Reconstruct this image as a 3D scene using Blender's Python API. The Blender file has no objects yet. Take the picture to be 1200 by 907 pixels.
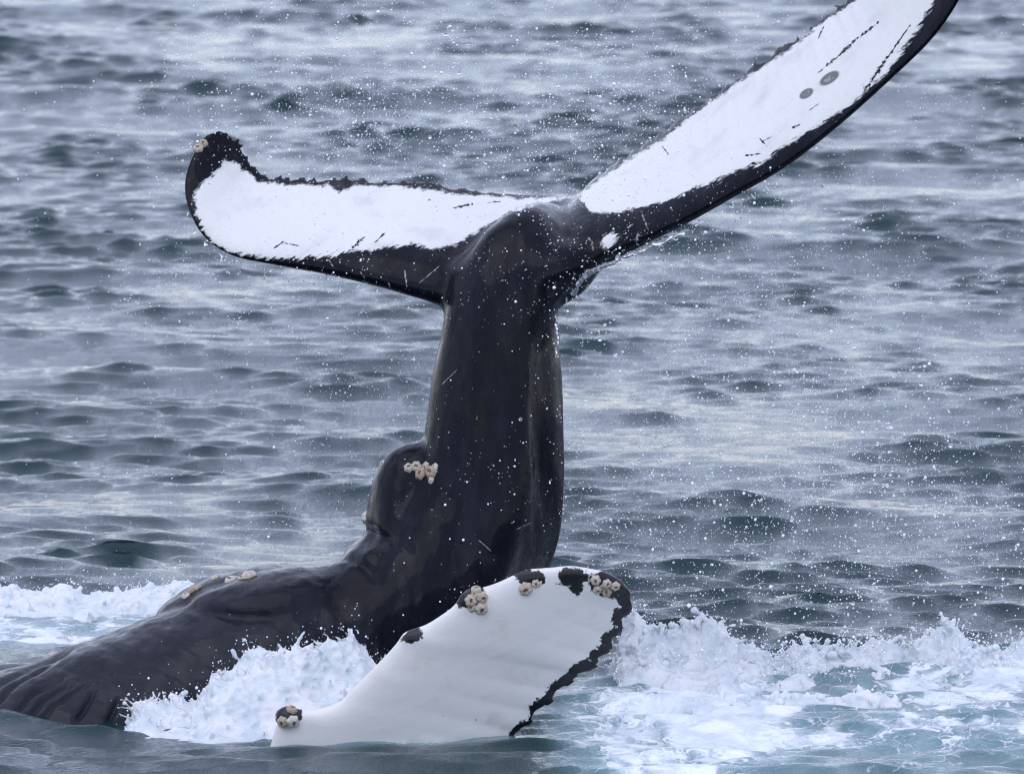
import bpy, bmesh, math, random
import numpy as np
from mathutils import Vector, Matrix, bvhtree, kdtree
R = math.radians
rng = np.random.default_rng(7); random.seed(7)
scn = bpy.context.scene
COL = scn.collection

# ------------------------------------------------------------------ camera
FPX, DIST, PITCH = 10000.0, 38.5, R(5.5)
CAMH = DIST * math.tan(PITCH + math.atan((843 - 453.5) / FPX))
cam_d = bpy.data.cameras.new('camera'); cam = bpy.data.objects.new('camera', cam_d); COL.objects.link(cam)
cam.location = (0, -DIST, CAMH); cam.rotation_euler = (R(90) - PITCH, 0, 0)
cam_d.sensor_width = 36; cam_d.lens = FPX / 1200 * 36
cam_d.clip_start = 1; cam_d.clip_end = 20000
cam_d.dof.use_dof = True; cam_d.dof.focus_distance = DIST + 1.5; cam_d.dof.aperture_fstop = 7.1
scn.camera = cam

# ------------------------------------------------------------------ sky, sun, exposure
SUN_EL, SUN_AZ = R(56), R(205)          # azimuth measured clockwise from +Y
w = bpy.data.worlds.new('World'); scn.world = w; w.use_nodes = True
wn, wl = w.node_tree.nodes, w.node_tree.links
bg = wn['Background']; bg.inputs['Strength'].default_value = 0.1
sky = wn.new('ShaderNodeTexSky'); sky.sky_type = 'NISHITA'; sky.sun_disc = False
sky.sun_elevation = SUN_EL; sky.sun_rotation = SUN_AZ; sky.dust_density = 0.05; sky.air_density = 1.0; sky.ozone_density = 2.5
mixs = wn.new('ShaderNodeMix'); mixs.data_type = 'RGBA'; mixs.inputs[0].default_value = 0.42
mixs.inputs[7].default_value = (11.0, 11.0, 13.8, 1)        # even cloud cover
wl.new(sky.outputs[0], mixs.inputs[6]); wl.new(mixs.outputs[2], bg.inputs['Color'])
sl = bpy.data.lights.new('sun', 'SUN'); sl.energy = 0.6; sl.angle = R(60); sl.color = (1, 0.98, 0.96)
sun = bpy.data.objects.new('sun', sl); COL.objects.link(sun)
sd_ = Vector((math.sin(SUN_AZ) * math.cos(SUN_EL), math.cos(SUN_AZ) * math.cos(SUN_EL), math.sin(SUN_EL)))
sun.rotation_euler = sd_.to_track_quat('Z', 'Y').to_euler(); sun.location = sd_ * 60
scn.view_settings.view_transform = 'Standard'; scn.view_settings.look = 'None'
scn.view_settings.exposure = 0.7; scn.view_settings.gamma = 1
scn.render.engine = 'CYCLES'
scn.cycles.max_bounces = 5; scn.cycles.use_adaptive_sampling = True; scn.cycles.adaptive_threshold = 0.015; scn.cycles.adaptive_min_samples = 24
scn.cycles.use_denoising = True; scn.cycles.filter_width = 1.1

# ------------------------------------------------------------------ helpers
cp, sp = math.cos(PITCH), math.sin(PITCH)
def P(px, py, Y):
    """survey helper: the point at depth Y that the photograph shows at (px, py)"""
    px = np.asarray(px, float); py = np.asarray(py, float)
    a = (px - 600) / FPX; b = (453.5 - py) / FPX
    dy = cp + sp * b; dz = -sp + cp * b
    t = (np.asarray(Y, float) + DIST) / dy
    return np.stack([a * t, np.asarray(Y, float) + 0 * t, CAMH + dz * t], -1)
def PW(px, py, z=0.0):
    """the point at height z seen at (px, py)"""
    a = (px - 600) / FPX; b = (453.5 - py) / FPX
    dy = cp + sp * b; dz = -sp + cp * b
    t = (z - CAMH) / dz
    return np.array([a * t, dy * t - DIST, z])
def UVPX(v):
    d = v - np.array([0, -DIST, CAMH]); dep = d[:, 1] * cp - d[:, 2] * sp
    return 600 + FPX * d[:, 0] / dep, 453.5 - FPX * (d[:, 1] * sp + d[:, 2] * cp) / dep
def spl(pts, n):
    """Catmull-Rom through the rows of pts, n samples"""
    p = np.asarray(pts, float); m = len(p)
    q = np.vstack([2 * p[0] - p[1], p, 2 * p[-1] - p[-2]])
    t = np.linspace(0, m - 1 - 1e-9, n); i = t.astype(int); f = (t - i)[:, None]
    a, b, c, d = q[i], q[i + 1], q[i + 2], q[i + 3]
    return 0.5 * (2 * b + (c - a) * f + (2 * a - 5 * b + 4 * c - d) * f ** 2 + (3 * b - a - 3 * c + d) * f ** 3)
def sstep(a, b, x):
    t = np.clip((x - a) / (b - a), 0, 1); return t * t * (3 - 2 * t)
def _h(i, j, k):
    h = (i * 374761393 + j * 668265263 + k * 2147483647 + 1013904223) & 0xffffffff
    h = ((h ^ (h >> 13)) * 1274126177) & 0xffffffff
    return ((h ^ (h >> 16)) & 0xffffff) / float(0xffffff)
def vnoise(p):
    i = np.floor(p).astype(np.int64); f = p - i; f = f * f * (3 - 2 * f); o = 0
    for dx in (0, 1):
        for dy in (0, 1):
            for dz in (0, 1):
                o = o + _h(i[:, 0] + dx, i[:, 1] + dy, i[:, 2] + dz) * (f[:, 0] if dx else 1 - f[:, 0]) * (f[:, 1] if dy else 1 - f[:, 1]) * (f[:, 2] if dz else 1 - f[:, 2])
    return o * 2 - 1
def fbm(p, oct=4, g=0.5):
    o = 0; a = 1
    for k in range(oct): o = o + a * vnoise(p * 2 ** k + 17.3 * k); a *= g
    return o
def poly_sd(x, y, poly):
    """signed distance, positive inside"""
    poly = np.asarray(poly, float); d = np.full(x.shape, 1e9); ins = np.zeros(x.shape, bool)
    for (x0, y0), (x1, y1) in zip(poly, np.roll(poly, -1, 0)):
        ex, ey = x1 - x0, y1 - y0
        t = np.clip(((x - x0) * ex + (y - y0) * ey) / (ex * ex + ey * ey + 1e-9), 0, 1)
        d = np.minimum(d, np.hypot(x - x0 - t * ex, y - y0 - t * ey))
        c = (y0 <= y) != (y1 <= y)
        if y1 != y0: ins ^= c & (x < x0 + (y - y0) / (y1 - y0) * ex)
    return np.where(ins, d, -d)
def ell(x, y, cx, cy, rx, ry, ang=0):
    c, s = math.cos(R(ang)), math.sin(R(ang)); u = (x - cx) * c + (y - cy) * s; v = -(x - cx) * s + (y - cy) * c
    return (1 - np.sqrt((u / rx) ** 2 + (v / ry) ** 2)) * min(rx, ry)
def add(name, mesh, mat=None, parent=None, label=None, cat=None, group=None, kind=None):
    o = bpy.data.objects.new(name, mesh); COL.objects.link(o)
    if mat and mesh and not mesh.materials: mesh.materials.append(mat)
    o.parent = parent
    for k, v in (('label', label), ('category', cat), ('group', group), ('kind', kind)):
        if v: o[k] = v
    return o
def mesh_np(name, v, q, smooth=True):
    """mesh from arrays; q is (n,3) or (n,4)"""
    me = bpy.data.meshes.new(name); q = np.asarray(q, np.int32)
    me.vertices.add(len(v)); me.vertices.foreach_set('co', np.asarray(v, np.float32).ravel())
    k = q.shape[1]; me.loops.add(q.size); me.loops.foreach_set('vertex_index', q.ravel())
    me.polygons.add(len(q)); me.polygons.foreach_set('loop_start', np.arange(len(q), dtype=np.int32) * k)
    me.update(calc_edges=True)
    if smooth: me.polygons.foreach_set('use_smooth', np.ones(len(q), bool))
    return me
def grid_faces(n, m, wrap=False):
    i = np.arange(n - 1)[:, None]; j = np.arange(m if wrap else m - 1)[None, :]; j2 = (j + 1) % m
    return np.stack([i * m + j, i * m + j2, (i + 1) * m + j2, (i + 1) * m + j], -1).reshape(-1, 4)
class Soup:
    """collects closed pieces that a voxel remesh then fuses into one skin"""
    def __init__(s): s.v = []; s.f = []; s.n = 0
    def put(s, v, f): s.v.append(np.asarray(v, float)); s.f += [tuple(int(a) + s.n for a in q) for q in f]; s.n += len(v)
    def loft(s, rings):
        n, m, _ = rings.shape
        f = grid_faces(n, m, True).tolist()
        f.append(list(range(m))[::-1]); f.append([(n - 1) * m + k for k in range(m)])
        s.put(rings.reshape(-1, 3), f)
    def ball(s, c, r, axes=None, seg=1):
        v, f = ICO[seg]; r = np.broadcast_to(np.asarray(r, float), (3,)); q = v * r
        if axes is not None: q = q @ np.asarray(axes)
        s.put(q + np.asarray(c), f)
    def remesh(s, voxel):
        me = bpy.data.meshes.new('soup'); me.from_pydata(np.vstack(s.v).tolist(), [], s.f); me.update()
        o = bpy.data.objects.new('soup', me); COL.objects.link(o)
        md = o.modifiers.new('r', 'REMESH'); md.mode = 'VOXEL'; md.voxel_size = voxel; md.use_smooth_shade = True
        dg = bpy.context.evaluated_depsgraph_get(); r = bpy.data.meshes.new_from_object(o.evaluated_get(dg))
        bpy.data.objects.remove(o); bpy.data.meshes.remove(me); return r
def ico(n):
    bm = bmesh.new(); bmesh.ops.create_icosphere(bm, subdivisions=n, radius=1); bm.verts.ensure_lookup_table()
    v = np.array([x.co[:] for x in bm.verts]); f = [[y.index for y in x.verts] for x in bm.faces]; bm.free(); return v, f
ICO = {1: ico(1), 2: ico(2), 3: ico(3)}
def co(me):
    a = np.empty(len(me.vertices) * 3, np.float32); me.vertices.foreach_get('co', a); return a.reshape(-1, 3).astype(float)
def setco(me, v): me.vertices.foreach_set('co', np.asarray(v, np.float32).ravel()); me.update()
def nrm(me):
    a = np.empty(len(me.vertices) * 3, np.float32); me.vertex_normals.foreach_get('vector', a); return a.reshape(-1, 3).astype(float)
def smooth(me, it, wgt=None, lam=0.5):
    e = np.empty(len(me.edges) * 2, np.int32); me.edges.foreach_get('vertices', e); e = e.reshape(-1, 2)
    v = co(me); n = len(v); deg = np.bincount(e.ravel(), minlength=n)[:, None].clip(1)
    W = lam if wgt is None else lam * wgt[:, None]
    for _ in range(it):
        s_ = np.stack([np.bincount(e[:, 0], v[e[:, 1], k], n) + np.bincount(e[:, 1], v[e[:, 0], k], n) for k in range(3)], 1)
        v = v + W * (s_ / deg - v)
    setco(me, v)
def attr(me, name, a, typ='FLOAT'):
    at = me.attributes.new(name, typ, 'POINT'); at.data.foreach_set('value' if typ == 'FLOAT' else 'vector', np.asarray(a, np.float32).ravel())

class NT:
    """small node-tree writer"""
    def __init__(s, name):
        s.m = bpy.data.materials.new(name); s.m.use_nodes = True; s.t = s.m.node_tree; s.n = s.t.nodes; s.p = s.n['Principled BSDF']; s.out = s.n['Material Output']
    def link(s, a, b): s.t.links.new(a, b)
    def _in(s, sock, v):
        if isinstance(v, bpy.types.NodeSocket): s.link(v, sock)
        elif v is not None: sock.default_value = v
    def new(s, typ, **kw):
        n = s.n.new(typ)
        for k, v in kw.items(): setattr(n, k, v)
        return n
    def math(s, op, a, b=None, c=None, clamp=False):
        n = s.new('ShaderNodeMath', operation=op, use_clamp=clamp); s._in(n.inputs[0], a); s._in(n.inputs[1], b); s._in(n.inputs[2], c); return n.outputs[0]
    def vmath(s, op, a, b=None):
        n = s.new('ShaderNodeVectorMath', operation=op); s._in(n.inputs[0], a); s._in(n.inputs[1], b); return n.outputs['Value'] if op in ('DOT_PRODUCT', 'LENGTH', 'DISTANCE') else n.outputs[0]
    def attr(s, name, vec=False):
        n = s.new('ShaderNodeAttribute', attribute_name=name); return n.outputs['Vector' if vec else 'Fac']
    def pos(s): return s.new('ShaderNodeNewGeometry').outputs['Position']
    def mapping(s, v, scale=(1, 1, 1), rot=(0, 0, 0)):
        n = s.new('ShaderNodeMapping'); s._in(n.inputs[0], v); n.inputs['Scale'].default_value = scale; n.inputs['Rotation'].default_value = rot; return n.outputs[0]
    def noise(s, v, scale, detail=4, rough=0.55, dist=0):
        n = s.new('ShaderNodeTexNoise'); s._in(n.inputs['Vector'], v); n.inputs['Scale'].default_value = scale; n.inputs['Detail'].default_value = detail
        n.inputs['Roughness'].default_value = rough; n.inputs['Distortion'].default_value = dist; return n.outputs['Fac']
    def voro(s, v, scale, feature='F1', rand=1.0):
        n = s.new('ShaderNodeTexVoronoi', feature=feature); s._in(n.inputs['Vector'], v); n.inputs['Scale'].default_value = scale; n.inputs['Randomness'].default_value = rand; return n.outputs['Distance']
    def ramp(s, v, a, b, lo=0.0, hi=1.0):
        n = s.new('ShaderNodeMapRange', interpolation_type='SMOOTHSTEP'); s._in(n.inputs[0], v); s._in(n.inputs[1], a); s._in(n.inputs[2], b); s._in(n.inputs[3], lo); s._in(n.inputs[4], hi); return n.outputs[0]
    def mix(s, f, a, b):
        n = s.new('ShaderNodeMix', data_type='RGBA'); s._in(n.inputs[0], f)
        for k, v in ((6, a), (7, b)): s._in(n.inputs[k], v if isinstance(v, bpy.types.NodeSocket) else (*v, 1))
        return n.outputs[2]
    def bump(s, h, strength, dist, normal=None):
        n = s.new('ShaderNodeBump'); n.inputs['Strength'].default_value = strength; n.inputs['Distance'].default_value = dist; s._in(n.inputs['Height'], h); s._in(n.inputs['Normal'], normal); return n.outputs[0]
    def set(s, **kw):
        for k, v in kw.items(): s._in(s.p.inputs[k.replace('_', ' ')], v)

# ------------------------------------------------------------------ materials
def mat_water():
    m = NT('sea_water'); pos = m.pos()
    foam = m.attr('foam')
    # ripples too fine for the mesh
    cat = m.math('MULTIPLY', m.ramp(m.attr('crest'), -0.6, 1.3, 0.15, 1.0), m.ramp(m.noise(m.mapping(pos, (0.5, 0.2, 1)), 1.0, 3, 0.6), 0.36, 0.62, 0.25, 1.0))   # cat's paws
    a = m.noise(m.mapping(pos, (0.75, 1.5, 1), (0, 0, 0.25)), 8, 3, 0.6, 0.3)
    b = m.noise(m.mapping(pos, (0.8, 1.7, 1), (0, 0, -0.4)), 22, 3, 0.55)
    hr = m.math('MULTIPLY', m.math('ADD', m.math('MULTIPLY', a, 0.0015), m.math('MULTIPLY', b, 0.0004)), cat)
    nb = m.bump(hr, 1.0, 1.0)
    # foam lace
    wn_ = m.new('ShaderNodeTexNoise'); m.link(pos, wn_.inputs['Vector']); wn_.inputs['Scale'].default_value = 4.5; wn_.inputs['Detail'].default_value = 4
    sc_ = m.new('ShaderNodeVectorMath', operation='SCALE'); m.link(wn_.outputs['Color'], sc_.inputs[0]); sc_.inputs['Scale'].default_value = 0.5
    wp = m.vmath('ADD', pos, sc_.outputs[0]); wp = m.mapping(wp, (1, 0.55, 1))
    rn = m.new('ShaderNodeTexNoise', noise_type='RIDGED_MULTIFRACTAL', normalize=True); m.link(wp, rn.inputs['Vector']); rn.inputs['Scale'].default_value = 3.2; rn.inputs['Detail'].default_value = 5; rn.inputs['Roughness'].default_value = 0.62
    e1 = m.voro(wp, 7.0, 'DISTANCE_TO_EDGE'); n1 = m.noise(wp, 7, 5, 0.65)
    lace = m.math('ADD', m.math('MULTIPLY', rn.outputs['Fac'], 0.62), m.math('MULTIPLY', n1, 0.5))
    lace = m.math('ADD', lace, m.math('MULTIPLY', m.ramp(e1, 0.10, 0.0), 0.14))
    thr = m.math('SUBTRACT', 1.03, m.math('MULTIPLY', foam, 1.0))
    f = m.math('MULTIPLY', m.ramp(m.math('SUBTRACT', lace, thr), -0.09, 0.16), m.ramp(foam, 0.02, 0.15), clamp=True)
    aer = m.ramp(foam, 0.05, 0.9)                                # air bubbles pale the water
    basec = m.mix(aer, (0.003, 0.026, 0.032), (0.13, 0.25, 0.28))
    colr = m.mix(m.math('MULTIPLY', f, m.ramp(n1, 0.3, 0.7, 0.6, 1.0)), basec, (0.80, 0.84, 0.88))
    fb = m.bump(m.math('ADD', f, m.math('MULTIPLY', m.noise(pos, 60, 4, 0.6), 0.5)), 0.7, 0.02, nb)
    m.set(Base_Color=colr, Roughness=m.math('ADD', 0.012, m.math('MULTIPLY', f, 0.6)), IOR=1.333, Normal=fb)
    return m.m
def mat_foam():
    m = NT('white_foam'); pos = m.pos()
    a = m.noise(pos, 40, 6, 0.7); b = m.voro(pos, 110)
    h = m.math('ADD', m.math('ADD', a, m.math('MULTIPLY', m.noise(pos, 150, 4, 0.7), 0.4)), m.math('MULTIPLY', b, 0.3))
    c = m.mix(m.ramp(m.noise(pos, 9, 4, 0.6), 0.35, 0.62), (0.64, 0.71, 0.75), (0.80, 0.815, 0.83))
    m.set(Base_Color=c, Roughness=0.22, IOR=1.33, Normal=m.bump(h, 0.5, 0.008))
    m.p.inputs['Subsurface Weight'].default_value = 0.6; m.p.inputs['Subsurface Radius'].default_value = (0.8, 0.9, 1.0); m.p.inputs['Subsurface Scale'].default_value = 0.022; m.p.subsurface_method = 'RANDOM_WALK'
    tr = m.new('ShaderNodeBsdfTranslucent'); m.link(c, tr.inputs[0])
    mx = m.new('ShaderNodeMixShader'); mx.inputs[0].default_value = 0.12
    m.link(m.p.outputs[0], mx.inputs[1]); m.link(tr.outputs[0], mx.inputs[2]); m.link(mx.outputs[0], m.out.inputs[0]); return m.m
def mat_drop():
    m = NT('water_drops'); m.set(Base_Color=(0.9, 0.93, 0.97, 1), Roughness=0.12, IOR=1.333); return m.m
def mat_film():
    m = NT('water_film'); m.set(Base_Color=(0.93, 0.96, 1, 1), Roughness=0.03, IOR=1.333, Transmission_Weight=0.9)
    m.set(Normal=m.bump(m.noise(m.pos(), 45, 3), 0.6, 0.01)); return m.m
def scratch_nodes(m, u, v, segs, wob):
    """dark or pale scratches laid out on the skin: max over segments of a soft line"""
    out = None
    for (x0, y0, x1, y1, wd) in segs:
        ex, ey = x1 - x0, y1 - y0; L = ex * ex + ey * ey
        ux = m.math('SUBTRACT', u, x0); vy = m.math('SUBTRACT', v, y0)
        t = m.math('DIVIDE', m.math('ADD', m.math('MULTIPLY', ux, ex), m.math('MULTIPLY', vy, ey)), L, clamp=True)
        dx = m.math('SUBTRACT', ux, m.math('MULTIPLY', t, ex)); dy = m.math('SUBTRACT', vy, m.math('MULTIPLY', t, ey))
        d = m.math('SQRT', m.math('ADD', m.math('MULTIPLY', dx, dx), m.math('MULTIPLY', dy, dy)))
        r = m.math('SUBTRACT', m.math('MINIMUM', m.math('MULTIPLY', m.math('MULTIPLY', t, m.math('SUBTRACT', 1.0, t)), wd * 5.0), wd * .55), m.math('ADD', d, m.math('MULTIPLY', wob, wd * 4.2)))
        out = r if out is None else m.math('MAXIMUM', out, r)
    return m.ramp(out, -0.5, 0.5)
def mat_skin():
    m = NT('whale_skin'); pos = m.pos(); mk = m.attr('skin_map', True); sx = m.new('ShaderNodeSeparateXYZ'); m.link(mk, sx.inputs[0])
    u, v = sx.outputs[0], sx.outputs[1]; sd = m.attr('white_edge'); rough_reg = m.attr('matte')
    # ragged edge between the white and the black skin, streaked along the chord
    str1 = m.noise(m.mapping(m.mapping(mk, (1, 1, 0), (0, 0, R(33))), (0.035, 0.24, 1)), 1.0, 5, 0.68)
    str2 = m.noise(m.mapping(m.mapping(mk, (1, 1, 0), (0, 0, R(20))), (0.06, 0.10, 1)), 1.0, 8, 0.78)
    e = m.math('ADD', sd, m.math('ADD', m.math('MULTIPLY', m.math('SUBTRACT', str1, 0.5), m.math('MULTIPLY', m.attr('streak'), 22.0)), m.math('MULTIPLY', m.math('SUBTRACT', str2, 0.5), 26.0)))
    white = m.ramp(e, -1.6, 1.6)
    wob = m.math('SUBTRACT', m.noise(m.mapping(mk, (1, 1, 0)), 0.22, 5, 0.7), 0.44)
    dark = scratch_nodes(m, u, v, [(958, 86, 1002, 50, 2.6), (985, 62, 1032, 24, 3.0), (1010, 112, 1042, 64, 4.2), (1036, 74, 1068, 28, 2.2), (958, 47, 966, 30, 1.6),
        (320, 292, 334, 282, 1.6), (332, 285, 350, 288, 1.4), (410, 293, 428, 277, 3.6), (438, 286, 452, 272, 1.8), (530, 244, 556, 239, 2.6), (570, 238, 588, 236, 1.5), (894, 166, 905, 160, 1.6), (928, 151, 938, 146, 2.2),
        (948, 130, 962, 120, 1.2), (888, 160, 899, 172, 1.5), (775, 170, 784, 182, 1.3), (870, 183, 894, 180, 2.0), (962, 144, 988, 132, 1.8)], wob)
    def ring(cx, cy, ra, rb, ang):
        c, s = math.cos(R(ang)), math.sin(R(ang)); a = m.math('SUBTRACT', u, cx); b = m.math('SUBTRACT', v, cy)
        p = m.math('DIVIDE', m.math('ADD', m.math('MULTIPLY', a, c), m.math('MULTIPLY', b, s)), ra); q = m.math('DIVIDE', m.math('SUBTRACT', m.math('MULTIPLY', b, c), m.math('MULTIPLY', a, s)), rb)
        rr = m.math('SQRT', m.math('ADD', m.math('MULTIPLY', p, p), m.math('MULTIPLY', q, q)))
        return m.math('ADD', m.math('MULTIPLY', m.ramp(m.math('ABSOLUTE', m.math('SUBTRACT', rr, 0.85)), 0.35, 0.05), 0.6), m.math('MULTIPLY', m.ramp(rr, 1.0, 0.75), m.ramp(m.noise(mk, 0.3, 3), 0.3, 0.6, 0.7, 1.0)), clamp=True)
    dark = m.math('MAXIMUM', dark, m.math('MULTIPLY', m.math('MAXIMUM', ring(972, 92, 13, 6, -33), ring(945, 110, 9, 5, -33)), 0.8))
    pale = scratch_nodes(m, u, v, [(422, 318, 428, 327, 1.8), (474, 316, 477, 338, 1.6), (490, 333, 516, 311, 1.3), (455, 330, 457, 338, 1.4), (384, 303, 391, 314, 1.5), (516, 452, 536, 433, 1.2), (752, 250, 760, 270, 1.6), (690, 278, 696, 292, 3), (560, 632, 576, 646, 1.2), (604, 620, 628, 610, 1.0),
        (745, 285, 748, 270, 2), (735, 268, 742, 262, 2)], wob)
    white = m.math('MAXIMUM', m.math('MULTIPLY', white, m.math('SUBTRACT', 1.0, dark)), m.math('MULTIPLY', pale, 0.4))
    spk = m.ramp(m.noise(pos, 160, 2, 0.5), 0.70, 0.76)
    blk = m.mix(m.math('MULTIPLY', rough_reg, 1.0), (0.0018, 0.0026, 0.0075), (0.016, 0.0175, 0.025))
    blk = m.mix(m.ramp(m.noise(m.mapping(pos, (1, 1, 0.4)), 9, 5, 0.7), 0.45, 0.75), blk, m.mix(0.4, blk, (0.011, 0.012, 0.02)))
    blk = m.mix(m.math('MULTIPLY', spk, 0.08), blk, (0.45, 0.45, 0.48))
    wht = m.mix(m.ramp(m.noise(pos, 5, 5, 0.6), 0.5, 0.75), (0.68, 0.68, 0.67), (0.56, 0.55, 0.53))
    fl = m.ramp(m.noise(m.mapping(mk, (0.12, 0.35, 1), (0, 0, R(10))), 1.0, 4, 0.6), 0.62, 0.70)
    wht = m.mix(m.math('MULTIPLY', fl, 0.42), wht, (0.45, 0.44, 0.43))
    h1 = m.noise(m.mapping(pos, (1, 1, 0.22)), 55, 4, 0.6); h2 = m.noise(pos, 14, 4, 0.6); h3 = m.noise(m.mapping(pos, (0.35, 1, 1.2), (0, 0.35, 0)), 60, 4, 0.65)
    hm = m.new('ShaderNodeMix', data_type='FLOAT'); m.link(rough_reg, hm.inputs[0]); m.link(h1, hm.inputs[2]); m.link(h3, hm.inputs[3])
    hs = m.math('MULTIPLY', hm.outputs[0], m.math('SUBTRACT', 1.0, m.math('MULTIPLY', white, 0.8)))
    nb = m.bump(hs, 0.9, 0.005, m.bump(h2, 0.4, 0.008))
    rg = m.math('ADD', m.ramp(m.noise(pos, 20, 4, 0.65), 0.35, 0.7, 0.12, 0.32), m.math('MULTIPLY', rough_reg, 0.16))
    m.set(Base_Color=m.mix(white, blk, wht), Roughness=m.math('ADD', rg, 0.1), IOR=1.31, Normal=nb)
    m.set(Coat_Weight=m.ramp(m.noise(m.mapping(pos, (1, 1, 0.16)), 9, 5, 0.62), 0.40, 0.66, 0.28, 0.62), Specular_IOR_Level=0.12, Coat_Roughness=0.06, Coat_IOR=1.33, Coat_Normal=m.bump(m.noise(m.mapping(pos, (1, 1, 0.35)), 32, 3, 0.55), 0.5, 0.004)); return m.m
def mat_flipper():
    m = NT('flipper_skin'); pos = m.pos(); mk = m.attr('skin_map', True); sd = m.attr('black_edge')
    n1 = m.math('SUBTRACT', m.noise(mk, 0.11, 5, 0.7), 0.5)
    e = m.math('ADD', sd, m.math('MULTIPLY', n1, 22.0)); blk = m.ramp(e, -0.8, 0.8)
    dots = m.math('MULTIPLY', m.ramp(m.voro(mk, 0.03), 0.055, 0.035), m.ramp(m.noise(mk, 0.011, 2), 0.48, 0.56))
    blk = m.math('MAXIMUM', blk, m.math('MULTIPLY', dots, 0.8))
    w1 = m.mix(m.ramp(m.noise(mk, 0.016, 5, 0.62), 0.52, 0.75), (0.70, 0.685, 0.665), (0.57, 0.525, 0.47))
    crease = m.ramp(m.noise(m.mapping(mk, (0.006, 0.05, 1), (0, 0, R(28))), 1.0, 5, 0.6), 0.64, 0.74)
    w1 = m.mix(m.math('MULTIPLY', crease, 0.14), w1, (0.62, 0.50, 0.42))
    c = m.mix(blk, w1, (0.006, 0.006, 0.009))
    nb = m.bump(m.noise(pos, 70, 4, 0.6), 0.15, 0.003, m.bump(m.noise(m.mapping(mk, (0.008, 0.02, 1), (0, 0, R(28))), 1.0, 4), 0.14, 0.03))
    m.set(Base_Color=c, Roughness=0.35, IOR=1.33, Normal=nb, Coat_Weight=0.6, Coat_Roughness=0.08, Coat_IOR=1.33); return m.m
def mat_barn():
    m = NT('barnacle_shell'); k = m.attr('hollow')
    n = m.noise(m.new('ShaderNodeTexCoord').outputs['Object'], 3.0, 4, 0.7)
    c = m.mix(m.ramp(n, 0.4, 0.7), (0.72, 0.69, 0.62), (0.50, 0.43, 0.34)); c = m.mix(m.math('MULTIPLY', m.new('ShaderNodeObjectInfo').outputs['Random'], 0.85), c, (0.36, 0.26, 0.17)); c = m.mix(k, c, (0.22, 0.13, 0.08))
    m.set(Base_Color=c, Roughness=0.45, Normal=m.bump(n, 0.5, 0.05)); return m.m
M_WATER, M_FOAM, M_DROP, M_FILM, M_SKIN, M_FLIP, M_BARN = mat_water(), mat_foam(), mat_drop(), mat_film(), mat_skin(), mat_flipper(), mat_barn()

# ------------------------------------------------------------------ the sea
def axis(fine0, fine1, step, grow0, grow1, end0, end1):
    a = list(np.arange(fine0, fine1, step)); s = step
    while a[-1] < end1: s *= grow1; a.append(a[-1] + s)
    b = [fine0]; s = step
    while b[-1] > end0: s *= grow0; b.append(b[-1] - s)
    return np.array(b[:0:-1] + a)
XS = axis(-6.8, 6.8, 0.037, 1.05, 1.05, -3000, 3000)
YS = axis(-2.6, 8.0, 0.030, 1.08, 1.00105, -70, 100)
ya = [YS[-1]]; s_ = YS[-1] - YS[-2]
while ya[-1] < 6000: s_ *= 1.06; ya.append(ya[-1] + s_)
YS = np.concatenate([YS, ya[1:]])
DX = np.gradient(XS); DY = np.gradient(YS)
wav = []
wr = np.random.default_rng(11)
for k in range(96):
    lam = 0.14 * (8.0 / 0.14) ** ((k + wr.random()) / 96)
    ang = R(-90) + wr.normal(0, 0.52 if lam < 2 else 0.45) - 0.28
    slope = (0.042 if lam < .24 else 0.044 if lam < .5 else 0.021 if lam < 1.0 else 0.019 if lam < 2.0 else 0.020 * (2.0 / lam) ** 0.9) * (0.6 + 0.8 * wr.random())
    wav.append((lam, ang, slope, wr.random() * 6.283))
def sea_offset(x, y, cell=None, calm=0.0):
    dx = np.zeros_like(x); dy = np.zeros_like(x); dz = np.zeros_like(x)
    if cell is None: GU = [1.0, 1.0, 1.0]
    else:
        GU = []
        for q_, (fx_, fy_) in enumerate(((.55, .2), (.9, .32), (1.5, .5))):
            nz = fbm(np.stack([x.ravel() * fx_, y.ravel() * fy_ + .1 * x.ravel(), 0 * x.ravel() + 4 + 9 * q_], -1), 2).reshape(x.shape); GU.append(.25 + 1.65 * sstep(-.35, .75, nz))
    for q_, (lam, ang, slope, ph) in enumerate(wav):
        k = 2 * math.pi / lam; a = slope / k; c, s = math.cos(ang), math.sin(ang)
        if cell is not None: a = a * sstep(2.2, 4.0, lam / cell)
        if lam < 1.6: a = a * GU[q_ % 3]
        if lam > .7: a = a * (1 - calm)
        t = k * (c * x + s * y) + ph; sn = np.sin(t)
        dz += a * np.cos(t); dx -= 1.5 * a * c * sn; dy -= 1.5 * a * s * sn
    sg = 0.036; cr = np.maximum(0, dz / sg - 0.5); dz = dz + sg * 0.1 * np.minimum(cr, 3) ** 2       # peaked crests
    return dx, dy, dz
def gauss(x, y, cx, cy, sx, sy): return np.exp(-((x - cx) / sx) ** 2 - ((y - cy) / sy) ** 2)
def CALM(x, y): return np.maximum(0.75 * gauss(x, y, -0.9, -0.5, 2.0, 0.9), 0.55 * gauss(x, y, 2.2, 0.2, 2.0, 1.6))
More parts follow.
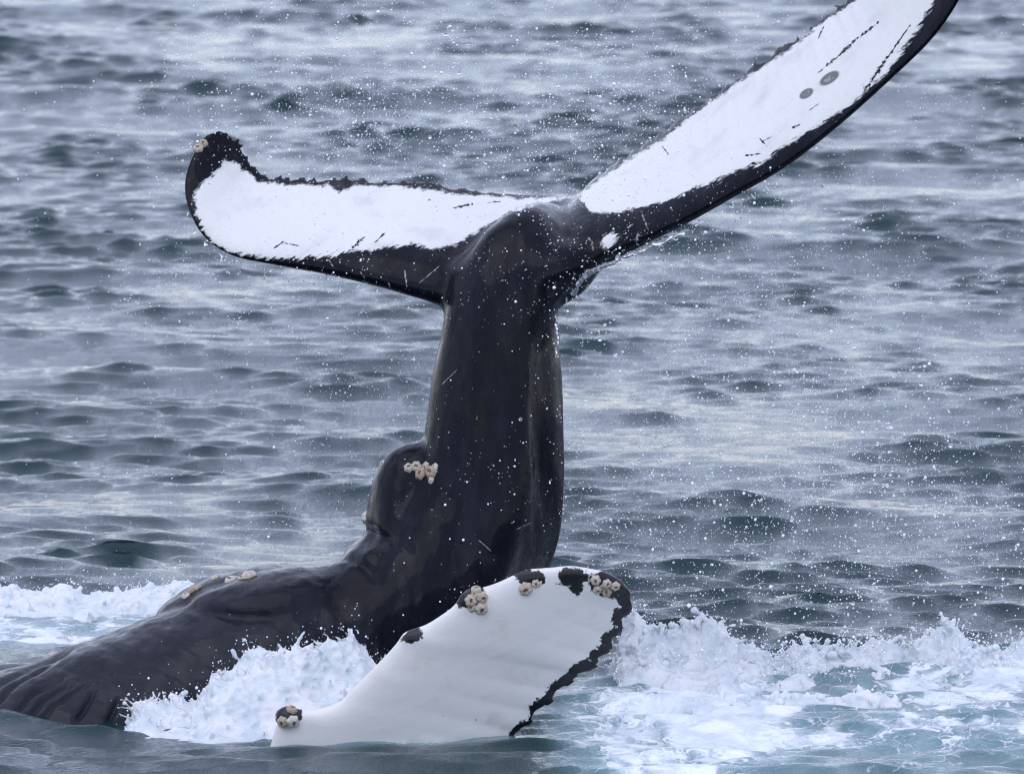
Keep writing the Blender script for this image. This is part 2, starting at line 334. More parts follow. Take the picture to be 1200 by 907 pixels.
def foam_field(x, y):
    n = fbm(np.stack([x * 1.3, y * 0.55, 0 * x], -1).reshape(-1, 3), 4).reshape(x.shape)
    f = 0
    f = np.maximum(f, 0.86 * sstep(0.25, 0.9, x + 0.05) * sstep(5.2, 2.2, x - 0.3) * sstep(-2.3, -0.6, y) * sstep(3.0, 1.5, y))   # wash on the flipper's right
    f = np.maximum(f, 0.7 * sstep(0.0, 0.5, x) * sstep(5.5, 3.0, x) * sstep(-3.6, -1.6, y) * sstep(2.5, 1.0, y))
    f = np.maximum(f, 0.95 * sstep(-1.0, -1.6, x + 0.12 * (y - 3)) * sstep(2.0, 3.0, y) * sstep(5.4, 4.4, y) * sstep(-5, -3.4, x))        # behind the back
    f = np.maximum(f, 1.0 * gauss(x, y, -0.9, -0.05, 0.75, 0.3)); f = np.maximum(f, 0.55 * gauss(x, y, -0.5, -0.62, 0.65, 0.14)); f = np.maximum(f, 0.5 * gauss(x, y, -2.0, 0.0, 0.6, 0.16))
    return np.clip(f + 0.34 * n * (f > 0.03) * sstep(0, 0.3, f), 0, 1.3)
def mound(x, y):
    h = 0.05 * gauss(x, y, 2.2, 1.4, 2.2, 0.5)
    h = h - 0.05 * gauss(x, y, -1.6, -0.2, 1.5, 0.8)
    return h
GX, GY = np.meshgrid(XS, YS); CELL = np.maximum(*np.meshgrid(DX, DY))
ox, oy, oz = sea_offset(GX, GY, CELL, CALM(GX, GY))
FO = np.zeros_like(GX); nearm = (np.abs(GX) < 8) & (GY > -6) & (GY < 9)
FO[nearm] = foam_field(GX[nearm], GY[nearm])
SV = np.stack([GX + ox, GY + oy, oz + mound(GX, GY)], -1).reshape(-1, 3)
sea_me = mesh_np('sea', SV, grid_faces(len(YS), len(XS)))
attr(sea_me, 'foam', FO.ravel()); attr(sea_me, 'crest', np.clip(oz / 0.05, -2, 4).ravel())
sea = add('sea', sea_me, M_WATER, label='choppy grey green sea with wind ripples', cat='sea', kind='structure')
# ------------------------------------------------------------------ the whale
PXM = 39.5 / FPX                     # metres to a pixel at the tail stock
soup = Soup()
# spine: px, py, depth, dorsal, ventral half (px), front, back half (m), squareness
SP = [(-520, 1120, .6, 150, 150, .75, .75, 2.0), (-330, 1010, .62, 142, 145, .74, .74, 2.0), (-150, 950, .64, 130, 140, .72, .72, 2.0), (0, 905, .66, 112, 135, .68, .68, 2.1),
      (120, 872, .72, 118, 130, .64, .64, 2.15), (225, 836, .8, 122, 130, .6, .58, 2.2), (325, 795, .9, 118, 130, .56, .54, 2.2), (420, 745, 1.0, 92, 128, .5, .5, 2.2), (500, 685, 1.0, 88, 125, .44, .46, 2.2),
      (545, 620, 1.0, 88, 114, .38, .42, 2.3), (567, 560, 1.0, 80, 98, .33, .38, 2.4), (578, 500, 1.0, 80, 85, .29, .34, 2.5), (583, 440, 1.0, 76, 77, .26, .3, 2.6), (588, 380, 1.0, 66, 67, .24, .27, 2.6),
      (596, 330, 1.02, 54, 60, .225, .24, 2.5), (610, 290, 1.1, 42, 60, .2, .2, 2.2), (628, 268, 1.26, 30, 54, .13, .14, 2.1), (645, 254, 1.42, 18, 34, .07, .08, 2.0), (655, 247, 1.5, 8, 14, .03, .03, 2.0)]
sp_ = spl(SP, 150); C = P(sp_[:, 0], sp_[:, 1], sp_[:, 2]); T = np.gradient(C, axis=0); T /= np.linalg.norm(T, axis=1)[:, None]
B0 = np.array([0, -1.0, 0]); B = B0 - T * (T @ B0)[:, None]; B /= np.linalg.norm(B, axis=1)[:, None]; N = np.cross(T, B)
if N[60, 2] < 0: N = -N
th = np.linspace(0, 2 * math.pi, 56, endpoint=False); ct, st = np.cos(th), np.sin(th); rings = []
for i in range(len(C)):
    q = 2 / sp_[i, 7]; cx = np.sign(ct) * np.abs(ct) ** q; sy = np.sign(st) * np.abs(st) ** q
    a = np.where(ct > 0, sp_[i, 3], sp_[i, 4]) * PXM; b = np.where(st > 0, sp_[i, 5], sp_[i, 6])
    fc = float(sstep(760, 640, sp_[i, 1]) * sstep(330, 400, sp_[i, 1])); aV, bF = sp_[i, 4] * PXM, sp_[i, 5]       # flattened underside facet
    fn = np.array([.95 * bF, .42 * aV]); fn /= np.linalg.norm(fn); fd = fn[0] * aV * .48 + fn[1] * bF
    ov = np.maximum(0, (-cx * a) * fn[0] + (sy * b) * fn[1] - fd) * fc; cx = cx + ov * fn[0] / a; sy = sy - ov * fn[1] / b
    rings.append(C[i] + (cx * a)[:, None] * N[i] + (sy * b)[:, None] * B[i])
soup.loft(np.array(rings))
def blob(pts, n=9):
    """a swelling along a polyline of (px, py, Y, radius px, depth radius m)"""
    for p in spl(pts, n): soup.ball(P(p[0], p[1], p[2]), (p[3] * PXM, p[4], p[3] * PXM), None, 2)
blob([(500, 540, .98, 26, .16), (478, 560, .98, 38, .19), (468, 590, .98, 38, .22), (474, 625, .98, 48, .27), (480, 650, .98, 50, .3)])                    # dorsal fin
blob([(440, 655, .95, 30, .28), (415, 685, .93, 40, .32), (395, 710, .9, 46, .36)])
blob([(385, 700, .86, 38, .3), (335, 706, .8, 42, .32), (285, 716, .78, 40, .3), (240, 728, .78, 32, .28), (215, 738, .79, 24, .25)], 14)   # knuckled ridge
blob([(320, 690, 1.0, 30, .28), (255, 704, 1.08, 30, .28), (205, 728, 1.1, 26, .25)], 14)
# flukes: (leading px, py, Y, trailing px, py, Y, thickness m)
FL = [(585, 330, 1.0, 668, 229, 1.85, .3), (535, 356, 1.0, 610, 226, 1.8, .25), (492, 346, 1.05, 545, 221, 1.75, .2), (440, 332, 1.15, 480, 213, 1.76, .165), (380, 319, 1.27, 410, 210, 1.8, .135), (320, 309, 1.4, 350, 208, 1.85, .105),
      (272, 299, 1.5, 312, 204, 1.88, .085), (240, 278, 1.56, 295, 193, 1.9, .07), (222, 248, 1.63, 287, 178, 1.9, .06), (216, 218, 1.7, 274, 164, 1.88, .05), (224, 186, 1.76, 265, 157, 1.86, .042), (240, 160, 1.82, 257, 153, 1.84, .03)]
FR = [(600, 345, 1.0, 640, 231, 1.8, 0.3), (650, 345, 0.98, 676, 228, 1.78, 0.3), (688, 312, 0.93, 700, 208, 1.74, 0.235), (740, 288, 0.87, 745, 176, 1.71, 0.165), (800, 260, 0.79, 790, 143, 1.66, 0.145), (860, 228, 0.7, 840, 108, 1.51, 0.125), (920, 194, 0.6, 890, 72, 1.36, 0.11), (980, 148, 0.5, 940, 40, 1.21, 0.095), (1040, 95, 0.41, 990, 1, 1.08, 0.085), (1092, 45, 0.34, 1032, -38, 0.88, 0.072), (1126, -5, 0.29, 1068, -75, 0.75, 0.06), (1146, -60, 0.26, 1100, -104, 0.51, 0.05), (1152, -110, 0.28, 1130, -126, 0.41, 0.032)]
blob([(612, 320, 1.0, 40, .2), (645, 318, .98, 34, .17), (672, 308, .98, 26, .13)], 6)
blob([(570, 330, 1.05, 34, .18), (545, 328, 1.08, 26, .15)], 5)
def fluke(st_, n, side):
    s = spl(st_, n); LE = P(s[:, 0], s[:, 1], s[:, 2]); TE = P(s[:, 3], s[:, 4], s[:, 5]); k = 24; rings = []
    ch = TE - LE; sv = np.gradient((LE + TE) / 2, axis=0); u = np.linspace(0, 1, n)
    # knobbly trailing edge
    jag = fbm(np.stack([u * (150 if side < 0 else 120), 0 * u + 3 * side, 0 * u], -1), 3, 0.7)
    amp = (0.038 if side < 0 else 0.042) * sstep(.05, .2, u) * sstep(1.0, .93, u)
    TE = TE + (ch / np.linalg.norm(ch, axis=1)[:, None]) * (np.maximum(jag, -.4) * amp)[:, None]; ch = TE - LE
    for i in range(n):
        c = np.linalg.norm(ch[i]); cd = ch[i] / c; nn = np.cross(sv[i], cd); nn /= np.linalg.norm(nn)
        if nn[2] < 0: nn = -nn
        t = np.concatenate([np.linspace(0, 1, k), np.linspace(1, 0, k)[1:-1]]); x = t ** 1.7
        up = np.concatenate([np.ones(k), -np.ones(k - 2)])
        yt = s[i, 6] / 0.2 * .5 * 2 * (0.2969 * np.sqrt(x) - .126 * x - .3516 * x ** 2 + .2843 * x ** 3 - .1015 * x ** 4) * 1.0
        yt = np.maximum(yt, .0085 * np.sqrt(np.clip((1 - x) * 40, 0, 1)) * sstep(0, .05, x))
        rings.append(LE[i] + x[:, None] * ch[i] + (yt * up)[:, None] * nn)
    soup.loft(np.array(rings)); return LE, TE
eL = fluke(FL, 150, -1); eR = fluke(FR, 170, 1)
body_me = soup.remesh(0.0095)
V = co(body_me); px, py = UVPX(V)
# blend the roots, keep thin edges crisp
wgt = 0.25 + 0.75 * sstep(640, 560, np.abs(px - 595) + 480) * sstep(215, 245, py)
wgt = np.maximum(0.05, np.maximum(sstep(175, 90, np.hypot(px - 600, (py - 310) * 1.1)), sstep(420, 470, py)))
smooth(body_me, 30, wgt)
smooth(body_me, 90, sstep(140, 80, np.hypot(px - 605, (py - 325) * 1.15)) * sstep(236, 262, py) * .95)
V = co(body_me); NN = nrm(body_me); px, py = UVPX(V); front = sstep(0.0, 0.35, -NN[:, 1]); lit = sstep(-0.35, 0.1, -NN[:, 1] + 0.35 * NN[:, 2])
def line_d(x, y, pts):
    d = np.full(x.shape, 1e9)
    for (x0, y0), (x1, y1) in zip(pts[:-1], pts[1:]):
        ex, ey = x1 - x0, y1 - y0; t = np.clip(((x - x0) * ex + (y - y0) * ey) / (ex * ex + ey * ey), 0, 1); d = np.minimum(d, np.hypot(x - x0 - t * ex, y - y0 - t * ey))
    return d
disp = np.zeros(len(V))
def crease(pts, wpx, depth): 
    global disp
    q = spl(np.array(pts, float), 40 * len(pts)); best = np.full(px.shape, 1e9); tb = np.zeros(px.shape)
    for i_, (qx, qy) in enumerate(q):
        d_ = np.hypot(px - qx, py - qy); m_ = d_ < best; best[m_] = d_[m_]; tb[m_] = i_ / (len(q) - 1)
    disp -= depth * np.exp(-(best / wpx) ** 2) * lit * np.clip(np.sin(tb * math.pi) * 1.6, 0, 1)
def ridge(pts, wpx, h): crease(pts, wpx, -h)
for pts in ([(8, 842), (40, 812), (80, 792)], [(40, 850), (70, 822), (112, 795)], [(85, 850), (100, 828), (112, 806)], [(-20, 835), (20, 800), (70, 775)], [(-20, 812), (40, 780), (90, 762)], [(125, 850), (132, 835), (140, 815)], [(20, 850), (55, 818), (95, 795)]): crease(pts, 3.2, .026)
crease([(425, 618), (445, 628), (470, 640), (485, 655)], 6, .012)
crease([(380, 658), (400, 652), (425, 662), (450, 690)], 6, .016)
crease([(212, 702), (240, 716), (290, 722), (340, 722)], 7, .02)
crease([(640, 372), (632, 420), (628, 470), (634, 540), (640, 620)], 9, .018)
ridge([(648, 385), (646, 450), (648, 520), (650, 620)], 8, .012)
ridge([(520, 400), (530, 350), (548, 310), (575, 277), (605, 256)], 9, .016)
crease([(560, 470), (563, 560), (558, 640)], 16, .012)
ridge([(590, 480), (592, 560), (585, 650)], 18, .012)
ridge([(20, 805), (110, 770), (200, 735)], 16, .009)
# wrinkled hide on the back
wr_m = sstep(430, 300, px) * sstep(690, 730, py)
disp += wr_m * .006 * fbm(np.stack([(px * .8 + py * .55) * .018, (py - px * .5) * .07, 0 * px], -1), 3)
disp += sstep(420, 520, py) * .006 * fbm(np.stack([px * .03, py * .012, V[:, 1] * 6], -1), 3)
setco(body_me, V + NN * disp[:, None])
# skin map: white areas of the upturned faces of the flukes
WL = [(262, 186), (282, 196), (298, 210), (335, 217), (384, 217), (397, 226), (414, 217), (450, 218), (500, 222), (545, 228), (600, 231), (650, 232), (678, 229), (665, 234), (625, 240), (592, 252), (562, 271), (535, 286), (510, 291), (480, 287), (440, 291), (400, 297), (370, 301), (330, 303), (300, 301), (270, 297), (250, 286), (238, 270), (230, 250), (227, 232), (233, 216), (250, 206), (258, 196)]
WR = [(683, 224), (730, 192), (770, 167), (830, 122), (870, 94), (920, 62), (960, 30), (1000, 2), (1040, -33), (1085, -72), (1110, -70), (1106, -30), (1093, 5), (1075, 37), (1058, 60), (1040, 84), (1015, 106), (985, 132), (950, 152), (920, 172), (890, 192), (850, 207), (828, 217), (790, 232), (750, 244), (720, 250), (694, 250), (680, 236)]
sdw = np.maximum(poly_sd(px, py, WL), poly_sd(px, py, WR))
sdw = np.maximum(sdw, ell(px, py, 714, 282, 19, 14, -35) - 7)
up = NN[:, 2] - 0.6 * NN[:, 1]
sdw = np.where(up > 0.02, sdw, -30.0); sdw[py > 420] = -40
dle = np.minimum(*[line_d(px, py, np.stack(UVPX(e[0]), 1)[::6]) for e in (eL, eR)]); dte = np.minimum(*[line_d(px, py, np.stack(UVPX(e[1]), 1)[::6]) for e in (eL, eR)])
attr(body_me, 'streak', 0.12 + 0.88 * sstep(-10, 40, dte - dle))
attr(body_me, 'white_edge', np.clip(sdw, -40, 40)); attr(body_me, 'skin_map', np.stack([px, py, V[:, 1] * 40], -1), 'FLOAT_VECTOR')
attr(body_me, 'matte', sstep(420, 240, px - (py - 700) * .3) * sstep(655, 720, py))
whale = bpy.data.objects.new('humpback_whale', None); COL.objects.link(whale); whale.location = (0, 0, 0)
whale['label'] = 'black humpback whale raising its white flukes and one white flipper above the splash'; whale['category'] = 'whale'
body = add('body', body_me, M_SKIN, whale)

# flipper: leading edge, trailing edge (px, py, Y), thickness
FP = [(290, 930, -.5, 330, 1010, -.5, .13), (314, 880, -.55, 400, 985, -.5, .13), (326, 845, -.58, 470, 960, -.5, .13), (345, 832, -.6, 520, 935, -.5, .13), (370, 831, -.61, 558, 905, -.5, .13), (396, 823, -.62, 585, 880, -.5, .13), (414, 806, -.63, 604, 860, -.5, .13), (430, 790, -.64, 622, 840, -.5, .13), (450, 770, -.65, 645, 818, -.5, .125), (468, 752, -.66, 668, 797, -.5, .12),
      (500, 732, -.67, 690, 784, -.51, .11), (540, 706, -.68, 706, 768, -.52, .1), (580, 684, -.68, 718, 750, -.54, .09), (625, 669, -.68, 728, 730, -.57, .078), (668, 665, -.68, 736, 712, -.6, .066), (705, 671, -.67, 739, 700, -.62, .05), (728, 683, -.66, 738, 692, -.64, .035)]
n = 190; s = spl(FP, n); LE = P(s[:, 0], s[:, 1], s[:, 2]); TE = P(s[:, 3], s[:, 4], s[:, 5]); ch = TE - LE; sv = np.gradient((LE + TE) / 2, axis=0)
cu = UVPX(LE); KN = [(482, 744, 14, .03), (551, 696, 17, .042), (618, 672, 18, .02), (672, 667, 20, .012), (708, 674, 18, .012)]
kb = np.zeros(n)
for kx, ky, kw, kh in KN: kb += kh * np.exp(-(np.hypot(cu[0] - kx, cu[1] - ky) / kw) ** 2)
tu = UVPX(TE); arc = np.cumsum(np.hypot(np.gradient(tu[0]), np.gradient(tu[1])))
sc = .03 * np.abs(np.sin(arc / 30 * math.pi + .6 * np.sin(arc / 40))) * sstep(0.15, .3, np.linspace(0, 1, n)) * sstep(1, .95, np.linspace(0, 1, n))
chn = ch / np.linalg.norm(ch, axis=1)[:, None]; LE = LE - chn * kb[:, None]; TE = TE + chn * sc[:, None]; ch = TE - LE
rings = []
for i in range(n):
    nn = np.cross(sv[i], ch[i]); nn /= np.linalg.norm(nn); k = 26
    t = np.concatenate([np.linspace(0, 1, k), np.linspace(1, 0, k)[1:-1]]); x = t ** 1.6; upd = np.concatenate([np.ones(k), -np.ones(k - 2)])
    yt = s[i, 6] / .2 * (0.2969 * np.sqrt(x) - .126 * x - .3516 * x ** 2 + .2843 * x ** 3 - .1015 * x ** 4)
    yt = np.maximum(yt, .009 * np.sqrt(np.clip((1 - x) * 30, 0, 1)) * sstep(0, .05, x))
    rings.append(LE[i] + x[:, None] * ch[i] + (yt * upd)[:, None] * nn)
fs = Soup(); fs.loft(np.array(rings))
for kx, ky, kw, kh in KN:
    if kh > .025: fs.ball(P(kx + 3, ky + 4, -.61), (kw * .0038 * .8, .045, kw * .0038 * .7), None, 2)
fs.ball(P(338, 840, -.61), (17 * .0038, .05, 14 * .0038), None, 2)
flip_me = fs.remesh(0.0065); smooth(flip_me, 5)
FV = co(flip_me); fx, fy = UVPX(FV); FN = nrm(flip_me)
BK = [ell(fx, fy, 338, 838, 17, 15, -20), ell(fx, fy, 484, 744, 14, 10, -20), ell(fx, fy, 551, 699, 19, 15, -30), ell(fx, fy, 620, 676, 21, 11, 5), ell(fx, fy, 671, 676, 19, 12, 0), ell(fx, fy, 676, 688, 10, 9, 0), ell(fx, fy, 714, 684, 26, 17, 15),
      (10 + 4 * sstep(850, 815, fy) + 3 * np.sin(fx * .11) * np.sin(fy * .07)) * sstep(885, 870, fy) + 1 - line_d(fx, fy, np.stack(UVPX(TE), 1)[40::3])]
BKD = np.max(BK, 0) - 1
attr(flip_me, 'black_edge', np.clip(BKD, -40, 40)); attr(flip_me, 'skin_map', np.stack([fx, fy, FV[:, 1] * 40], -1), 'FLOAT_VECTOR')
flipper = add('pectoral_flipper', flip_me, M_FLIP, whale); flipper['label'] = 'white knobbly flipper with black scalloped trailing edge'

# barnacles, each a ribbed dome with a hollow crown
def barnacle_mesh():
    prof = [(1.0, -.25, 0), (1.02, .0, 0), (.95, .35, 0), (.78, .66, 0), (.52, .84, 0), (.36, .88, .1), (.28, .8, .8), (.2, .62, 1), (.0, .66, 1)]
    m = 36; v = []; hol = []
    for r, z, h in prof:
        for k in range(m):
            t = k / m * 2 * math.pi; rr = r * (1 + .08 * math.cos(6 * t) * (1 - h) + .025 * math.cos(18 * t)) if r > .4 else r * (1 + .25 * math.cos(2 * t + 1))
            v.append((rr * math.cos(t), rr * math.sin(t), z)); hol.append(h)
    me = mesh_np('barnacle', np.array(v), grid_faces(len(prof), m, True)); attr(me, 'hollow', hol); me.materials.append(M_BARN); return me
barn_me = barnacle_mesh()
def tree(me): return bvhtree.BVHTree.FromPolygons([v.co[:] for v in me.vertices], [p.vertices[:] for p in me.polygons])
tr_b, tr_f = tree(body_me), tree(flip_me)
eye = Vector((0, -DIST, CAMH))
def barnacles(parent, tr_, spots):
    for (bx, by, r) in spots:
        r *= 1.1 * random.uniform(.68, 1.2)
        tgt = Vector(P(bx, by, 0)); loc, nor, _, _ = tr_.ray_cast(eye, (tgt - eye).normalized())
        if loc is None:
            tgt = Vector(P(bx, by, 1.0 if parent is body else -.62)); loc, nor, _, _ = tr_.find_nearest(tgt)
        o = add('barnacle', barn_me, None, parent); q = (nor + Vector((random.gauss(0, .18), random.gauss(0, .18), random.gauss(0, .18)))).to_track_quat('Z', 'Y')
        o.matrix_world = Matrix.Translation(loc - nor * random.uniform(.001, .006)) @ q.to_matrix().to_4x4() @ Matrix.Rotation(random.random() * 6, 4, 'Z') @ Matrix.Diagonal((r, r * random.uniform(.92, 1.05), r * random.uniform(.75, .95), 1))
k = .0038
barnacles(flipper, tr_f, [(a, b, c * k) for a, b, c in [(342, 831, 7), (331, 846, 7), (343, 845, 7), (558, 691, 7.5), (552, 704, 7), (565, 700, 7.5), (557, 697, 5), (564, 713, 7), (553, 712, 5), (616, 690, 6.5), (628, 684, 6), (698, 680, 6.5), (711, 684, 6), (700, 691, 6), (711, 694, 6), (721, 687, 6), (706, 688, 4)]])
barnacles(body, tr_b, [(a, b, c * k * 1.03) for a, b, c in [(479, 548, 7), (493, 555, 7.5), (506, 553, 6.5), (488, 546, 5), (499, 546, 6), (510, 547, 5), (505, 562, 5.5), (495, 548, 4.5), (424, 606, 7), (448, 543, 5), (224, 693, 7.5), (218, 698, 6), (231, 689, 5), (252, 677, 7), (270, 680, 6), (276, 677, 5), (292, 675, 8), (283, 677, 5), (238, 168, 5), (232, 174, 6)]])

# ------------------------------------------------------------------ white water
def crest_mass(name, prof, yc, half, label, seed, voxel=.0065, spike=1.0, lift=0.0, balls=500, base=-.12, lower=0, front=1.2):
    """a heap of broken water: a lumpy mound under crest points (px, py), thrown into fingers and beads"""
    r = np.random.default_rng(seed); p = np.array(prof, float); p[:, 1] += lower
    W = P(p[:, 0], p[:, 1], yc[0]); W = P(p[:, 0], p[:, 1], np.interp(W[:, 0], [W[0, 0], W[-1, 0]], yc))
    x0, x1 = W[0, 0], W[-1, 0]; nx = int((x1 - x0) / .012); ny = 70
    xs = np.linspace(x0, x1, nx); cy = np.interp(xs, [x0, x1], yc); hz = np.interp(xs, W[:, 0], W[:, 2]); hb = half[0] + 0 * xs
    tt = np.linspace(-1, 1, ny); X = np.repeat(xs[None], ny, 0); Yc = cy[None] + np.where(tt < 0, half[0], half[1])[:, None] * tt[:, None]
    prof_ = np.where(tt < 0, (1 - np.abs(tt) ** front), (1 - np.abs(tt) ** 2.2))[:, None]
    q = np.stack([X, Yc, 0 * X], -1).reshape(-1, 3)
    lump = fbm(q * 7 + seed, 4, .6).reshape(X.shape); env = np.minimum(1, np.minimum(xs - x0, x1 - xs) / .12)[None] ** .6
    Z = base + (hz[None] - base) * prof_ * env * (1 + .12 * lump) + .03 * lump * prof_
    top = np.stack([X, Yc, Z], -1); bot = np.stack([X, Yc, np.minimum(Z - .03, base - .1)], -1)
    v = np.concatenate([top.reshape(-1, 3), bot.reshape(-1, 3)]); F = grid_faces(ny, nx); n0 = nx * ny; S = Soup()
    edge = [i for i in range(nx)] + [j * nx + nx - 1 for j in range(1, ny)] + [(ny - 1) * nx + i for i in range(nx - 2, -1, -1)] + [j * nx for j in range(ny - 2, 0, -1)]
    f = F.tolist() + (F[:, ::-1] + n0).tolist() + [[edge[(i + 1) % len(edge)], edge[i], edge[i] + n0, edge[(i + 1) % len(edge)] + n0] for i in range(len(edge))]
    S.put(v, f)
    fly = []
    for _ in range(balls):                                       # cauliflower lumps
        i = r.integers(3, nx - 3); j = r.integers(6, ny - 6); q_ = np.clip(r.lognormal(math.log(.010), .5), .006, .03); ax = np.array([r.normal(0, .35), -.5 * half[0] / .5 * (1 if j < ny / 2 else -1) + r.normal(0, .3), 1]); ax[2] *= -1 if j < ny / 2 and False else 1; ax /= np.linalg.norm(ax); bx_ = np.cross(ax, [1, 0, 0]); bx_ /= np.linalg.norm(bx_); S.ball(top[j, i] + r.normal(0, .006, 3), (q_ * .7, q_ * .7, q_ * r.uniform(1, 3.2)), (np.cross(bx_, ax), bx_, ax))
    for _ in range(int(170 * spike * (x1 - x0))):                  # fingers flung from the crest
        i = r.integers(3, nx - 3); j = int(np.clip(r.normal(ny * .5, ny * .12), 4, ny - 5)); c = top[j, i].copy(); d = np.array([r.normal(0, .6), r.normal(0, .5), r.uniform(.5, 1.5)]); L = min(.085, r.gamma(1.6, .028) * spike); n_ = int(4 + L / .009); r0 = r.uniform(.005, .014)
        for k_ in range(n_):
            t = k_ / n_; S.ball(c + d * L * t + np.array([0, 0, -.5 * L * t * t]) + r.normal(0, .002, 3), r0 * (1 - .65 * t) + (.006 if k_ == n_ - 1 else 0))
        fly.append((c + d * L, L))
    me = S.remesh(voxel); v = co(me); nn = nrm(me)
    setco(me, v + nn * (.016 * fbm(v * 8, 3, .6) + .005 * fbm(v * 34, 2) + .002 * fbm(v * 90, 2))[:, None]); smooth(me, 3, None, .45)
    add(name, me, M_FOAM, label=label, cat='splash', kind='stuff'); return top[ny // 2 - 12:ny // 2 + 12].reshape(-1, 3), fly
MA = crest_mass('white_water', [(128, 850), (150, 825), (170, 813), (200, 822), (225, 815), (243, 795), (252, 768), (280, 762), (310, 764), (335, 752), (348, 745), (372, 754), (400, 748), (412, 744), (430, 756), (455, 760), (480, 770), (520, 790), (560, 815)], (-.02, .12), (.52, .35), 'white splash churning between the black back and the white flipper', 3, spike=1.0, balls=260, lower=14)
MB = crest_mass('white_water', [(700, 760), (730, 712), (748, 700), (765, 702), (790, 712), (820, 722), (845, 712), (870, 735), (900, 742), (935, 726), (960, 738), (985, 738), (1010, 730), (1040, 725), (1065, 738), (1095, 722), (1120, 705), (1140, 722), (1165, 732), (1185, 728), (1215, 735), (1260, 745), (1320, 770)], (1.5, 1.9), (1.25, .4), 'long breaking crest of white water beyond the flipper tip', 5, spike=1.3, balls=800, lower=33, front=.75)
MD = crest_mass('white_water', [(770, 848), (830, 826), (870, 816), (905, 811), (950, 813), (985, 822), (1040, 822), (1090, 832), (1150, 836), (1230, 846), (1290, 856)], (.3, .5), (.4, .3), 'low ragged foam ridge rolling ahead of the long breaking crest', 13, spike=.35, balls=500, front=.8)
MC = crest_mass('white_water', [(-160, 715), (-80, 705), (-20, 700), (30, 697), (80, 694), (130, 697), (175, 692), (210, 690), (240, 700), (262, 715)], (4.3, 4.1), (1.3, .4), 'low white wash spreading on the sea behind the black back', 9, spike=.5, balls=500)

# ------------------------------------------------------------------ spray
def droplets(name, pts, rad, label, mat=M_DROP):
    v, f = ICO[1]; f = np.array(f); n = len(pts)
    VV = (v[None] * rad[:, None, None] + pts[:, None]).reshape(-1, 3); FF = (f[None] + (np.arange(n) * len(v))[:, None, None]).reshape(-1, 3)
    add(name, mesh_np(name, VV, FF), mat, label=label, cat='spray', kind='stuff')
def cloud(n, cx, cy, sx, sy, Y0, Y1, scale=1.0):
    """drops in loose streaks thrown off together, with strays between them"""
    r = rng; n = int(n * 2.6); k = max(4, n // 22); i = r.integers(0, k, n); far = r.random(n) < .35
    ca, cb, cY = r.normal(cx, sx, k), r.normal(cy, sy, k), r.uniform(Y0, Y1, k); ang = r.normal(-.5, .7, k)[i]; u = r.normal(0, 26, n); v = r.normal(0, 7, n)
    a = np.where(far, r.normal(cx, sx, n), ca[i] + u * np.cos(ang) - v * np.sin(ang)); b = np.where(far, r.normal(cy, sy, n), cb[i] + u * np.sin(ang) + v * np.cos(ang))
    p = P(a, b, np.where(far, r.uniform(Y0, Y1, n), cY[i] + r.normal(0, .15, n)))
    rad = np.clip(r.lognormal(math.log(.0018), .5, n) * scale, .0011, .011); return p, rad
cl = [cloud(1500, 480, 130, 130, 70, .6, 3.0), cloud(900, 640, 130, 150, 80, .5, 3.0), cloud(350, 330, 110, 60, 50, .8, 2.6), cloud(2800, 900, 420, 220, 150, -.6, 4.0), cloud(2600, 960, 620, 220, 90, -.5, 4.0, 1.15), cloud(500, 760, 130, 80, 60, .8, 2.5),
      cloud(700, 760, 320, 90, 50, .3, 1.6), cloud(400, 400, 400, 90, 80, .6, 2.5), cloud(40, 585, 420, 80, 160, .2, .6, .8), cloud(350, 1000, 200, 150, 100, 0, 3), cloud(250, 300, 330, 90, 30, 1.0, 1.8), cloud(160, 230, 200, 120, 130, 0, 3), cloud(500, 480, 560, 260, 120, .2, 5)]
pts = np.vstack([c[0] for c in cl]); rad = np.concatenate([c[1] for c in cl]); ok = pts[:, 2] > .12
big = cloud(90, 960, 520, 190, 130, -1.5, 4.0, 2.6); big2 = cloud(45, 480, 130, 120, 60, -.5, 3.0, 2.3)
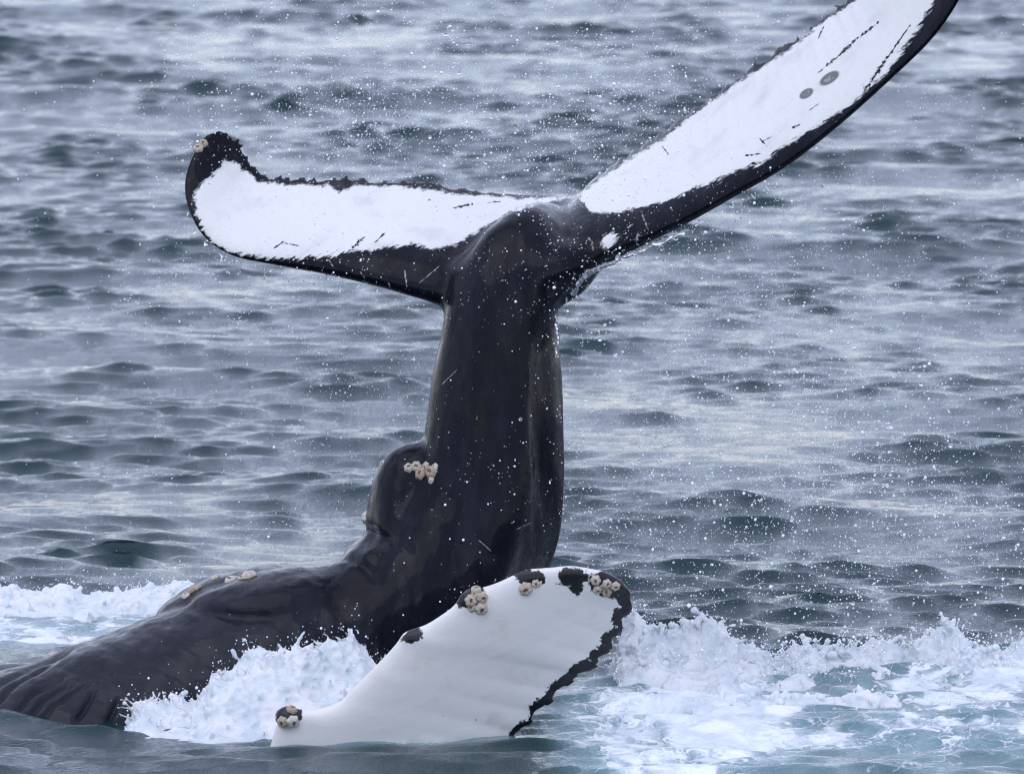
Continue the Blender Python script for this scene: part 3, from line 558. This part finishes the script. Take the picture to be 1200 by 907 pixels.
droplets('spray_globules', np.vstack([big[0], big2[0]]), np.concatenate([big[1], big2[1]]), 'large clear water globules among the fine spray', M_FILM)
droplets('spray_droplets', pts[ok], rad[ok], 'fine spray of water drops flung around the raised tail')
for (crest, fly), nm, nn_ in ((MA, 'bead', 700), (MB, 'bead', 3800), (MC, 'bead', 700)):
    i = rng.integers(0, len(crest), nn_); q = crest[i] + np.stack([rng.normal(0, .03, nn_), rng.normal(0, .08, nn_), np.abs(rng.exponential(.038, nn_))], 1)
    droplets('crest_spray', q, np.clip(rng.lognormal(math.log(.0023), .5, nn_), .0014, .008), {id(MA): 'white beads of spray above the splash by the flipper', id(MB): 'white beads of spray above the long breaking crest', id(MC): 'white beads of spray above the wash behind the back'}[id((crest, fly)) if False else id(MA if crest is MA[0] else MB if crest is MB[0] else MC)])

# water still running off the flukes
S = Soup(); r = np.random.default_rng(21)
for _ in range(46):
    t = r.uniform(.2, .75); i = int(t * 149); c = eL[0][i] + np.array([0, -.02, -.02]); L = r.gamma(1.5, .03); d = np.array([r.normal(-.25, .3), r.normal(0, .2), -1.0])
    for k_ in range(7): S.ball(c + d * L * k_ / 6, .0055 * (1 - .5 * k_ / 6))
for _ in range(60):
    t = r.uniform(.1, .5); i = int(t * 169); c = eR[0][i] + np.array([.02, -.02, -.03]); L = r.gamma(1.5, .022); d = np.array([r.normal(.4, .4), r.normal(0, .2), -.9])
    for k_ in range(6): S.ball(c + d * L * k_ / 5, .006 * (1 - .5 * k_ / 5))
for q in spl(np.array([P(672, 345, .93), P(684, 326, .9), P(702, 314, .88), P(730, 302, .86), P(770, 286, .82), P(806, 270, .76)]), 60): S.ball(q + r.normal(0, .004, 3), r.uniform(.008, .018), None, 1)
for q in spl(np.array([P(650, 360, .98), P(654, 392, .98), P(652, 420, .97)]), 24): S.ball(q + r.normal(0, .003, 3), r.uniform(.006, .012), None, 1)
film = S.remesh(.005); smooth(film, 2)
add('running_water', film, M_FILM, label='clear water streaming off the leading edges of the flukes', cat='water', kind='stuff')
